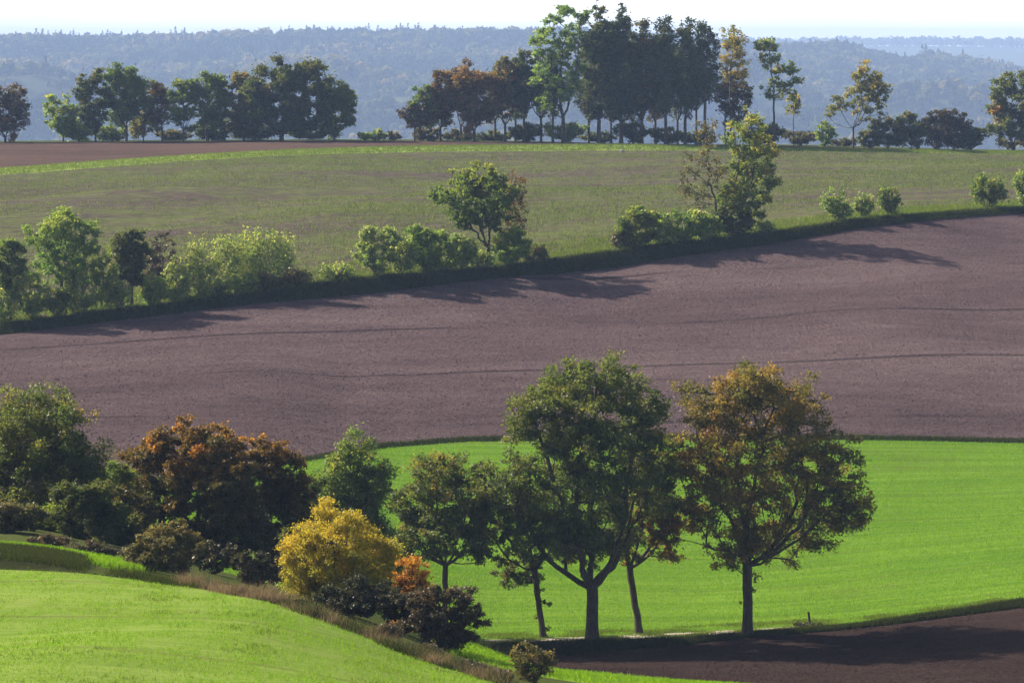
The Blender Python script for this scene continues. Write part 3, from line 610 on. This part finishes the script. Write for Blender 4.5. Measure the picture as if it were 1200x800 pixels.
for px, top, x0, x1, pal, lab in ((427, 154, 418, 438, 'ygreen', 'tiny yellow green bush on the gap of the ridge, nearest the first clump'),
                                  (443, 150, 432, 456, 'sap', 'low pale bush in the middle of the ridge gap'),
                                  (462, 153, 452, 472, 'olive', 'low grey olive bush nearest the second ridge clump')):
    ridge('ridge_bush', lab, 'bush', px, 2, top, x0, x1, 165, pal, 'low bushes on the ridge', shrub=True, dens=3, clumps=25, turn=T)
ridge('ridge_tree', 'small tree with purplish left half at the left end of the second clump', 'tree', 486, 0, 118, 464, 506, 152, 'purple', trunk=.16, dens=3, turn=(.3, .3, .2, 0), bole=150)
ridge('ridge_tree', 'green rounded tree with bare forked foot near the left of the second clump', 'tree', 492, 1, 96, 478, 520, 152, 'green', trunk=.17, dens=4.5, turn=(.15, .15, .12, .1), bole=150)
ridge('ridge_tree', 'rust speckled tree second from left in the middle ridge clump', 'tree', 516, 1, 80, 494, 542, 150, 'rust', trunk=.2, dens=4.6, turn=(.25, .25, .15, .2), bole=150)
ridge('ridge_tree', 'brown thin topped tree behind the orange tree', 'tree', 540, 5, 68, 522, 566, 140, 'purple', trunk=.2, dens=3.4, turn=(.4, .2, .15, .2), bole=148)
ridge('ridge_tree', 'orange brown dense rounded tree in the middle ridge clump', 'tree', 556, -1, 72, 528, 588, 156, 'rust', trunk=.24, clumps=80, dens=5, turn=(.55, .2, .15, .25), bole=154)
ridge('ridge_tree', 'dark tree with brown tips right of the orange brown tree', 'tree', 592, 2, 64, 570, 614, 142, 'oakbrn', trunk=.22, dens=4.6, turn=(.2, .2, .15, .2), bole=146)
ridge('ridge_tree', 'dark slim trunked tree left of the tall yellow green tree', 'tree', 614, 2, 56, 594, 636, 140, 'dark', trunk=.22, dens=4.8, turn=T, bole=142)
ridge('tall_ridge_tree', 'tall yellow green tree lit from the side, left of the highest dark trees', 'tree', 660, -2, 4, 619, 694, 135, 'ygreen', trunk=.3, clumps=120, dens=4.2,
      lobes=[(662, 35, 26, 30), (645, 60, 24, 24), (675, 70, 22, 34), (640, 92, 20, 18), (660, 105, 26, 20), (680, 25, 14, 18), (640, 122, 14, 10)], turn=(.12, .16, .14, .1), bole=138)
ridge('tall_ridge_tree', 'highest dark tree of the ridge, reaching the top of the picture', 'tree', 702, 0, -6, 680, 728, 142, 'dark', trunk=.34, clumps=100, dens=5.2, turn=(.25, .15, .12, .15), bole=142)
ridge('tall_ridge_tree', 'second highest dark tree, immediately right of the highest one', 'tree', 728, 1, 2, 704, 748, 145, 'pine', trunk=.32, clumps=90, dens=5.2, turn=(.3, .15, .12, .2), bole=144)
ridge('tall_ridge_tree', 'dark tree with a hint of olive, left neighbour of the three narrow pines', 'tree', 752, 2, 18, 732, 776, 142, 'dark', trunk=.28, clumps=80, dens=4.6, turn=(.35, .2, .12, .15), bole=142)
PIN = 'narrow dark pines of the ridge clump'
ridge('pine_tree', 'narrow dark pine, left one of three with tufted tops', 'pine tree', 780, 0, 17, 760, 800, 138, 'pine', PIN, trunk=.26, clumps=95, dens=3.2, flat=1.1, turn=(.3, .15, .12, .1), bole=138, leader=.9)
ridge('pine_tree', 'narrow dark pine, middle one of three with tufted tops', 'pine tree', 803, 1, 19, 786, 822, 140, 'pine', PIN, trunk=.26, clumps=95, dens=3.2, flat=1.1, turn=(.3, .15, .12, .1), bole=140, leader=.9)
ridge('pine_tree', 'narrow dark pine with bare lower trunk, right one of three', 'pine tree', 826, 0, 21, 808, 846, 120, 'pine', PIN, trunk=.24, clumps=90, dens=3.0, flat=1.1, turn=(.3, .15, .12, .1), bole=120, leader=.9)
for px, off, top, x0, x1, low, pal, lab in (
    (634, 6, 62, 620, 650, 138, 'dark', 'slim dark tree showing only its trunk under the yellow green crown, left one'),
    (648, 7, 60, 634, 664, 138, 'dark', 'slim dark tree with straight trunk under the yellow green crown, right one'),
    (690, 7, 40, 674, 706, 142, 'dark', 'dark slim tree filling in behind the highest ridge tree'),
    (716, 8, 30, 700, 734, 144, 'rust', 'brown tinged tree behind the two highest dark trees'),
    (742, 8, 40, 724, 760, 144, 'pine', 'dark tree filling in behind the second highest tree'),
    (768, 8, 50, 752, 786, 142, 'oakbrn', 'brownish tree behind the left narrow pine'),
    (794, 8, 50, 778, 810, 142, 'dark', 'dark tree filling the gap behind the left and middle pines'),
    (816, 9, 60, 800, 832, 130, 'purple', 'thin brown tree between the middle and right pines'),
    (580, 8, 80, 566, 598, 142, 'dark', 'dark tree behind the brown tipped tree'),
    (604, 9, 70, 588, 622, 140, 'oakbrn', 'brownish slim tree deep behind the slim trunked tree')):
    ridge('ridge_tree', lab, 'tree', px, off, top, x0, x1, low, pal, trunk=.2, clumps=60, dens=2.8, flat=1.1, turn=(.3, .2, .15, .1), bole=low)
ridge('ridge_tree', 'tall airy straw yellow tree right of the pines', 'tree', 856, 1, 28, 840, 878, 110, 'gold', trunk=.16, clumps=45, dens=2.0, turn=(.45, .25, .2, .2), bole=92, leader=.9)
ridge('ridge_tree', 'dull brown tree behind the ivy tree, under the straw yellow one', 'tree', 850, 4, 86, 836, 884, 150, 'rust', trunk=.16, dens=3.2, turn=(.15, .2, .15, .1))
ridge('ridge_tree', 'lone half green half yellow tree with a bare stem right of the pines', 'tree', 907, 0, 42, 882, 944, 120, 'green',
      lobes=[(902, 62, 18, 20), (918, 78, 16, 20), (932, 82, 12, 20), (908, 95, 14, 14), (930, 100, 10, 12)], trunk=.17, clumps=60, dens=3.4, turn=(.3, .3, .2, -.1), bole=112, leader=.4)
ridge('ridge_tree', 'thin little yellow leaved tree beside the lone bare stemmed tree', 'tree', 930, 2, 108, 921, 940, 138, 'gold', trunk=.07, clumps=16, dens=2, turn=(.2, .2, .2, .1), leader=.6)
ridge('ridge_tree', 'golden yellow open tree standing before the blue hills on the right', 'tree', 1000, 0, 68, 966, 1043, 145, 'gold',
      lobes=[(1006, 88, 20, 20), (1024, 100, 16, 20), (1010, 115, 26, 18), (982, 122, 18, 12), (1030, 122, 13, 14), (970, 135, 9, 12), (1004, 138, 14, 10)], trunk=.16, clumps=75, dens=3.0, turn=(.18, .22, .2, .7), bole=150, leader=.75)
ridge('ridge_bush', 'low leaning green bush at the left foot of the golden tree', 'bush', 966, 1, 140, 954, 980, 166, 'ygreen', 'low bushes on the ridge', shrub=True, clumps=25, dens=3, turn=T)
for px, off, top, x0, x1, pal, lab in (
    (1040, 1, 134, 1016, 1064, 'dark', 'dark bluish thicket right behind the golden tree foot'),
    (1068, 2, 130, 1046, 1090, 'dark', 'dark thicket, second to the right of the golden tree'),
    (1096, 3, 128, 1074, 1118, 'purple', 'brown twiggy thicket in the row right of the golden tree'),
    (1118, 1, 126, 1100, 1140, 'purple', 'peaked brown thicket, highest in the right hand row'),
    (1138, 1, 146, 1120, 1160, 'dark', 'low dark thicket just left of the tree at the right edge'),
    (1020, 1, 152, 1004, 1036, 'dark', 'low dark thicket touching the golden tree trunk')):
    ridge('thicket', lab, 'thicket', px, off, top, x0, x1, 172, pal, 'dark thickets on the right of the ridge', shrub=True, clumps=55, dens=5, turn=(.25, .2, .14, .1))
ridge('ridge_tree', 'dense dark green tree with golden left rim at the right edge of the ridge', 'tree', 1188, 0, 80, 1155, 1228, 176, 'oak', trunk=.28, clumps=95, dens=6, turn=(.25, .25, .15, .1), bole=1.)
for k, (px, top, x0, x1, pal, lab) in enumerate((
    (92, 146, 70, 112, 'ygreen', 'yellow green undergrowth left in the first ridge clump'),
    (132, 148, 112, 152, 'green', 'green undergrowth beneath the tallest olive topped tree'),
    (205, 150, 186, 226, 'olive', 'olive undergrowth beneath the bright green tree'),
    (252, 146, 230, 274, 'dark', 'dark undergrowth left of the huge dark tree'),
    (300, 142, 272, 328, 'dark', 'dark undergrowth at the left foot of the huge dark tree'),
    (368, 142, 340, 398, 'dark', 'dark undergrowth at the right foot of the huge dark tree'),
    (502, 156, 488, 518, 'olive', 'low scrub beneath the leftmost trees of the second clump'),
    (540, 155, 520, 560, 'olive', 'low scrub beneath the rust speckled tree'),
    (580, 152, 560, 602, 'dark', 'low dark scrub beneath the tree with brown tips'),
    (618, 151, 598, 640, 'dark', 'low dark scrub left of the pale undergrowth'),
    (664, 146, 642, 690, 'sap', 'pale grey green undergrowth below the yellow green tall tree'),
    (702, 152, 682, 724, 'dark', 'dark undergrowth below the highest tree'),
    (742, 151, 722, 764, 'dark', 'dark undergrowth below the second highest tree'),
    (782, 152, 762, 804, 'dark', 'dark undergrowth below the left narrow pine'),
    (818, 152, 798, 840, 'dark', 'dark undergrowth below the right narrow pine'),
    (900, 152, 872, 922, 'dark', 'dark undergrowth around the lone bare stemmed tree'),
    (938, 156, 918, 960, 'olive', 'low olive undergrowth between lone tree and golden tree'),
    (990, 160, 970, 1012, 'olive', 'thin olive undergrowth under the golden tree'))):
    ridge('undergrowth_bush', lab, 'undergrowth', px, 3 + 3*(k % 3), top - 9 + 5*(k % 3), x0 - 5, x1, 170, pal, 'undergrowth beneath the ridge trees', shrub=True, clumps=45, dens=4.5, turn=T)

# ------------------------------------------------------------------ far woods (nobody could count the crowns)
def far_wood(name, label, n, d0, d1, size, seed, mat, nf, ur=(-.19, .19), conifer=.0):
    r = np.random.default_rng(seed)
    y = d0 + (d1 - d0) * r.random(n)**.9; u = r.uniform(*ur, n); x = u*y; z = ground(x, y)
    dd, zz = stations(u)
    con = (r.random(n) < conifer) & (waves(x, y, 420, 77) > .1)
    R_ = size * r.uniform(.6, 1.25, n); h = R_ * r.uniform(1.5, 2.3, n)
    R_ = np.where(con, R_*.55, R_); h = np.where(con, h*1.45, h)
    m = n*nf; ci = np.repeat(np.arange(n), nf)
    d = unit(r.normal(size=(m, 3))); d[:, 2] = np.abs(d[:, 2]) * 1.1 - .15; d = unit(d) * r.uniform(.75, 1.05, m)[:, None]
    # bumpy rounded crowns; conifers narrow upwards
    tt = np.clip((d[:, 2] + .2) / 1.2, 0, 1); taper = np.where(con[ci], 1.25*(1 - tt), 1.)
    p = np.stack([x[ci] + d[:, 0]*R_[ci]*taper, y[ci] + d[:, 1]*R_[ci]*taper, z[ci] + h[ci]*.45 + d[:, 2]*h[ci]*.55], 1)
    nor = unit(d + r.normal(size=(m, 3))*.55); t = unit(np.cross(nor, r.normal(size=(m, 3)))); b = np.cross(nor, t)
    s = (R_[ci] * r.uniform(.35, .75, m) * np.where(con[ci], .7, 1.))[:, None]
    v = np.stack([p - t*s, p + b*s*.7, p + t*s, p - b*s*.7], 1).reshape(-1, 3)
    sp = np.clip(.40 + .26*waves(x, y, 420, seed+3) + .20*r.normal(size=n), 0, 1); sp = np.where(con, .0, sp)
    tag(mesh_obj(name, v, np.arange(4*m).reshape(m, 4), mat, turn=np.clip(sp[ci] + .05*r.normal(size=m), 0, 1)), label, 'woodland', None, 'stuff')
WOODM = leaf_mat('far_wood_leaves', [(.012, .024, .013), (.050, .064, .024), (.105, .11, .038), (.17, .13, .05)], .4, 1.25, 1., 0.)
far_wood('distant_forest', 'blue hazy mixed forest covering the hills behind the ridge', 17000, 4400, 7000, 8.4, 5, WOODM, 34, conifer=.5)
far_wood('farthest_forest', 'palest far forest along the right skyline', 3500, 12200, 13000, 13., 9, WOODM, 14)

# ------------------------------------------------------------------ grasses and crops as ground cover
def blades(name, label, x, y, h, w, nb, mat, seed, cat='grass', spread=.10, lean=.45, turn=(.4, .2)):
    r = np.random.default_rng(seed); n = len(x)
    z = ground(x, y); ci = np.repeat(np.arange(n), nb); m = n*nb
    p = np.stack([x[ci] + r.normal(size=m)*spread, y[ci] + r.normal(size=m)*spread, z[ci] - .01], 1)
    hh = (np.broadcast_to(h, (n,))[ci] * r.uniform(.55, 1.25, m))[:, None]
    a = r.uniform(0, 2*np.pi, m); t = np.stack([np.cos(a), np.sin(a), np.zeros(m)], 1); ww = (w * r.uniform(.7, 1.3, m))[:, None]
    l = r.normal(size=(m, 3)) * lean; l[:, 2] = 0; tip = p + (np.array([0, 0, 1.]) + l) * hh
    v = np.stack([p - t*ww*.5, p + t*ww*.5, tip], 1).reshape(-1, 3)
    tv = np.clip(turn[0] + turn[1]*r.normal(size=n)[ci], 0, 1)
    return tag(mesh_obj(name, v, np.arange(3*m).reshape(m, 3), mat, turn=tv), label, cat, None, 'stuff')

def scatter(k, n, seed, ur=(-.150, .150), t0=0., t1=1., fade=1.):
    if ur == (-.150, .150): ur = (-.19, .19); n = int(n*1.27)
    r = np.random.default_rng(seed); u = r.uniform(*ur, n); D, Z = stations(u)
    y = D[k] + (D[k+1] - D[k]) * (t0 + (t1 - t0) * r.random(n)**fade); return u*y, y
GB = leaf_mat('wheat_blades', [(.10, .21, .010), (.14, .26, .014), (.19, .30, .02)], .5, 1.2, .8, 0.)
GD = leaf_mat('rough_grass_blades', [(.025, .038, .012), (.042, .055, .016), (.085, .08, .03)], .35, 1.2, .9, 0.)  # blade colour darkened to carry the shade of the banks
GL = leaf_mat('lit_grass_blades', [(.075, .12, .02), (.11, .155, .026), (.17, .19, .04)], .45, 1.2, .9, 0.)
DRY = leaf_mat('dry_grass_blades', [(.11, .080, .062), (.17, .125, .098), (.26, .195, .145)], .45, 1.1, .9, 0.)
SPR = leaf_mat('seedling_blades', [(.072, .105, .036), (.108, .14, .048), (.17, .185, .066)], .45, 1.2, .9, 0.)

x, y = scatter(1, 160000, 21, t0=.0); y = np.round((y - .14*x)/.40)*.40 + .14*x + rng0.normal(size=len(x))*.09; k = waves(x, y, 3.5, 61) + rng0.normal(size=len(x)) > -.8; x, y = x[k], y[k]; blades('meadow_grass', 'short bright green crop blades on the near left field', x, y, .085, .024, 2, GB, 31, 'crop')
x, y = scatter(8, 170000, 22); y = np.round((y + .12*x)/.45)*.45 - .12*x + rng0.normal(size=len(x))*.05; blades('wheat_grass', 'short vivid green wheat blades in drill rows behind the oaks', x, y, .13, .04, 2, GB, 32, 'crop')
x, y = scatter(12, 90000, 23); k = waves(x*.3, y, 24, 41) + 1.4*rng0.normal(size=len(x)) > .3; x, y = x[k], y[k]
blades('seedling_grass', 'thin new crop seedlings speckling the field below the ridge', x, y, .26, .12, 3, SPR, 33, 'crop', .35)
x, y = scatter(11, 16000, 24); blades('bank_grass', 'rough dark grass on the shaded hedge bank', x, y, .28, .06, 4, GD, 34, 'grass', .2)
x, y = scatter(12, 9000, 25, t0=.003, t1=.07, fade=1.5); blades('bank_top_grass', 'light green grass along the top of the hedge bank', x, y, .35, .08, 4, GL, 35, 'grass', .2)
x, y = scatter(9, 9000, 26); blades('margin_grass', 'rough grass on the narrow margin between the fields', x, y, .22, .06, 4, GD, 36, 'grass', .15)
x, y = scatter(6, 14000, 27, ur=(-.02, .15)); blades('verge_grass', 'rough grass on the bank below the track', x, y, .28, .04, 4, GD, 37, 'grass', .12)
x, y = scatter(13, 12000, 28); blades('ridge_grass', 'pale green grass on the strip under the ridge', x, y, .3, .10, 3, GL, 38, 'grass', .25)
x, y = scatter(3, 14000, 29, ur=(-.15, -.098), t0=.35, t1=1.); blades('patch_grass', 'lit tall grass patch at the left edge behind the near field', x, y, .25, .05, 5, GB, 39, 'grass', .15)
x, y = scatter(4, 20000, 30, ur=(-.02, .08)); blades('corner_grass', 'bright grass on the lit strip by the dark ploughed corner', x, y, .14, .04, 3, GB, 40, 'grass', .1)
def clods(name, label, k, n, h, mat, seed, ur=(-.17, .17)):
    x, y = scatter(k, n, seed, ur); r = np.random.default_rng(seed + 1); n = len(x); z = ground(x, y); a0 = r.uniform(0, 6.28, n)
    s_ = h * r.uniform(.5, 1., n)**2 * r.choice([.7, 1., 1.35], n, p=[.55, .37, .08]); vs_ = []
    for q in range(4):
        rr = s_ * r.uniform(.7, 1.5, n); a = a0 + q*np.pi/2 + r.uniform(-.4, .4, n)
        vs_.append(np.stack([x + rr*np.cos(a), y + rr*np.sin(a), z - .03], 1))
    vs_.append(np.stack([x + r.normal(size=n)*.3*s_, y + r.normal(size=n)*.3*s_, z + s_*r.uniform(.5, 1., n)], 1))
    v = np.stack(vs_, 1).reshape(-1, 3); o = (np.arange(n)*5)[:, None]
    f = np.concatenate([o + np.array([[q, (q+1) % 4, 4]]) for q in range(4)], 0)
    tag(mesh_obj(name, v, f, mat), label, 'soil', None, 'stuff')
clods('soil_clods', 'clods of turned earth scattered over the big ploughed field', 10, 150000, .125, SOIL, 81)
clods('dark_soil_clods', 'clods of turned earth on the dark ploughed corner', 5, 26000, .10, SOIL_LOW, 83, (-.02, .17))
# dry grass margin along the near field edge
r = np.random.default_rng(50)
def edge_grass(name, label, ranges, depth, h, w, nb, mat, seed, keep, **kw):
    pxs = np.concatenate([r.uniform(a, b, n) for a, b, n in ranges]); uu = (pxs - CX)/F; D, Z = stations(uu)
    y = D[2] + r.random(len(uu))**1.2 * depth - .25; x = uu*y
    q = waves(x, y, 2.6, seed) + .5*r.normal(size=len(x)) > keep; x, y = x[q], y[q]
    blades(name, label, x, y, h * np.clip(1 + .45*waves(x, y, 1.9, seed + 1), .3, 2.), w, nb, mat, seed, 'grass', .22, .55, **kw)
edge_grass('dry_grass', 'pinkish brown dry grass along the near field edge', [(212, 345, 4200), (330, 600, 1900)], 4.0, .36, .020, 6, DRY, 51, .35)
edge_grass('weedy_grass', 'dark weedy growth along the near field edge', [(130, 240, 1200), (330, 600, 3600)], 5.5, .34, .03, 5, GD, 53, .2)
x, y = scatter(1, 26000, 62, t0=.1); k = waves(x, y, 5., 63) + .6*rng0.normal(size=len(x)) > 1.7; x, y = x[k], y[k]
blades('tussock_grass', 'taller dull green tussocks scattered over the near left field', x, y, .12, .03, 5, GL, 64, 'grass', .12, .6)
x, y = scatter(7, 6000, 65, ur=(-.02, .09)); k = waves(x, y, 3., 66) + .5*rng0.normal(size=len(x)) > .5; x, y = x[k], y[k]
blades('track_grass', 'ragged grass spilling over the edges of the gravel track', x, y, .16, .04, 5, GL, 67, 'grass', .15, .5)
x, y = scatter(8, 9000, 68, ur=(-.02, .15), t0=0., t1=.03); k = waves(x, y, 3.5, 69) + .5*rng0.normal(size=len(x)) > .1; x, y = x[k], y[k]
blades('roadside_grass', 'uneven weeds between the track and the green field', x, y, .13, .04, 5, GL, 70, 'grass', .2, .5)
x, y = scatter(3, 5000, 55, ur=(-.15, -.112), t0=0, t1=.4); blades('ditch_grass', 'dark rough grass in the shaded dip behind the near field', x, y, .22, .04, 5, GD, 56, 'grass', .15)  # dark blades paint the strip of shade here

# ------------------------------------------------------------------ small things
def post(px, D, h, rr):
    x = (px - CX)/F*D; z = float(ground(x, D)[0]); v = []; n = 10
    prof = [(0, -.15, 1.0), (0, .25*h, .97), (0, .7*h, .93), (0, .95*h, .9), (0, h, .72)]
    for _, zz, q in prof:
        for k in range(n):
            a = 2*np.pi*k/n; w = 1 + .07*math.sin(3*a + zz*4)
            v.append((rr*q*w*math.cos(a) - .10*max(zz, 0), rr*q*w*math.sin(a), zz))
    v.append((-.10*h, 0, h + .01)); f = []
    for i in range(len(prof)-1):
        for k in range(n): f.append((i*n+k, i*n+(k+1) % n, (i+1)*n+(k+1) % n, (i+1)*n+k))
    for k in range(n): f.append(((len(prof)-1)*n+k, (len(prof)-1)*n+(k+1) % n, len(prof)*n, len(prof)*n))
    me = bpy.data.meshes.new('wooden_post'); me.from_pydata(v, [], [q if len(set(q)) == 4 else q[:3] for q in f]); me.update()
    me.materials.append(BARK); o = bpy.data.objects.new('wooden_post', me); COL.objects.link(o); o.location = (x, D, z)
    tag(o, 'short weathered wooden post leaning beside the end of the gravel track', 'post')
post(949, 243.2, .88, .085)
def stone(px, D, s):
    import bmesh
    bm = bmesh.new(); bmesh.ops.create_icosphere(bm, subdivisions=3, radius=1.); r = np.random.default_rng(4)
    for q in bm.verts:
        c = q.co; w = 1 + .16*math.sin(3*c.x+1) * math.cos(2.5*c.y) + .10*math.sin(5*c.z + 2*c.x)
        q.co = (c.x*s*w, c.y*s*.8*w, (c.z*.7 + .35)*s*w)
    me = bpy.data.meshes.new('boulder'); bm.to_mesh(me); bm.free()
    m, nt, N, L = new_mat('pale_stone'); f = noise(N, L, mapped(N, L, (1, 1, 1)), 5, 5); rp = ramp(N, [(.22, .20, .17), (.40, .37, .32)], [.3, .7]); L.new(f, rp.inputs[0]); finish(N, L, rp.outputs[0], f, .6, .05)
    me.materials.append(m); o = bpy.data.objects.new('boulder', me); COL.objects.link(o); x = (px-CX)/F*D; o.location = (x, D, float(ground(x, D)[0]))
    tag(o, 'small pale stone lying on the grass strip below the ridge trees', 'stone')
stone(729, 612, .42)
for px, D, w, lab in ((940, 242.8, 10, 'low weedy tuft left of the wooden post'), (957, 242.6, 8, 'low weedy tuft right of the wooden post')):
    plant('weed_tuft', lab, 'weeds', px, D, 727 if px < 950 else 728, px - w, px + w, 735, 'bramble', shrub=True, clumps=14, dens=2.5, leafpx=1.8, group='weeds beside the post')

# ------------------------------------------------------------------ air
AZ, EL = R(-61), R(34)
b = bpy.data.meshes.new('haze')
X, Y0, Y1, Z0, Z1 = 7000., -60., 15900., -190., 56.
b.from_pydata([(sx*X, yy, zz) for zz in (Z0, Z1) for yy in (Y0, Y1) for sx in (-1, 1)], [], [(0, 2, 3, 1), (4, 5, 7, 6), (0, 1, 5, 4), (2, 6, 7, 3), (0, 4, 6, 2), (1, 3, 7, 5)])
hz = bpy.data.objects.new('haze', b); COL.objects.link(hz); tag(hz, 'thin blue autumn haze filling the valley', 'haze', None, 'stuff')
m, nt, N, L = new_mat('haze_air'); pv = N.new('ShaderNodeVolumePrincipled'); o = N.new('ShaderNodeOutputMaterial')
pv.inputs['Color'].default_value = (.38, .54, .89, 1); pv.inputs['Density'].default_value = 1.0e-4; pv.inputs['Anisotropy'].default_value = 0.
L.new(pv.outputs[0], o.inputs['Volume']); b.materials.append(m)

# ------------------------------------------------------------------ light, sky, camera
w = bpy.data.worlds.new('World'); scene.world = w; w.use_nodes = True
N, L = w.node_tree.nodes, w.node_tree.links
sky = N.new('ShaderNodeTexSky'); sky.sky_type = 'NISHITA'; sky.sun_disc = False; sky.sun_elevation = EL; sky.sun_rotation = AZ
sky.air_density = 1.; sky.dust_density = 4.; sky.ozone_density = 1.
tc = N.new('ShaderNodeTexCoord'); sx = N.new('ShaderNodeSeparateXYZ'); L.new(tc.outputs['Generated'], sx.inputs[0])
mp = N.new('ShaderNodeMapping'); mp.inputs['Scale'].default_value = (7, 7, 60); L.new(tc.outputs['Generated'], mp.inputs['Vector'])
cl = noise(N, L, mp.outputs[0], 1.6, 5, .6)      # a bank of thin bright cloud low over the horizon
cf = maths(N, L, 'MULTIPLY', maprange(N, L, sx.outputs[2], .16, .03), maprange(N, L, cl, .3, .62, .85, 1.))
L.new(mixc(N, L, cf, sky.outputs[0], (8.8, 8.75, 8.8)), N['Background'].inputs[0]); N['Background'].inputs[1].default_value = .075
sl = bpy.data.lights.new('sun', 'SUN'); sl.energy = 5.; sl.angle = R(.8); sl.color = (1., .90, .74)
so = bpy.data.objects.new('sun', sl); COL.objects.link(so)
from mathutils import Vector
sd = Vector((math.sin(AZ)*math.cos(EL), math.cos(AZ)*math.cos(EL), math.sin(EL)))
so.rotation_euler = sd.to_track_quat('Z', 'Y').to_euler(); so.location = (0, 0, 30)

cam = bpy.data.cameras.new('camera'); co = bpy.data.objects.new('camera', cam); COL.objects.link(co); scene.camera = co
co.location = (0, 0, 0); co.rotation_euler = (R(90), 0, 0)
cam.sensor_fit = 'HORIZONTAL'; cam.sensor_width = 36; cam.lens = 36*F/1200; cam.shift_y = -(400 - HY)/1200
cam.clip_start = .5; cam.clip_end = 30000
vs = scene.view_settings; vs.view_transform = 'Standard'; vs.look = 'None'; vs.exposure = 1.35; vs.gamma = 1
scene.cycles.max_bounces = 8; scene.cycles.transparent_max_bounces = 8; scene.cycles.transmission_bounces = 6
print('faces', sum(len(o.data.polygons) for o in scene.objects if o.type == 'MESH'), 'objects', len(scene.objects))
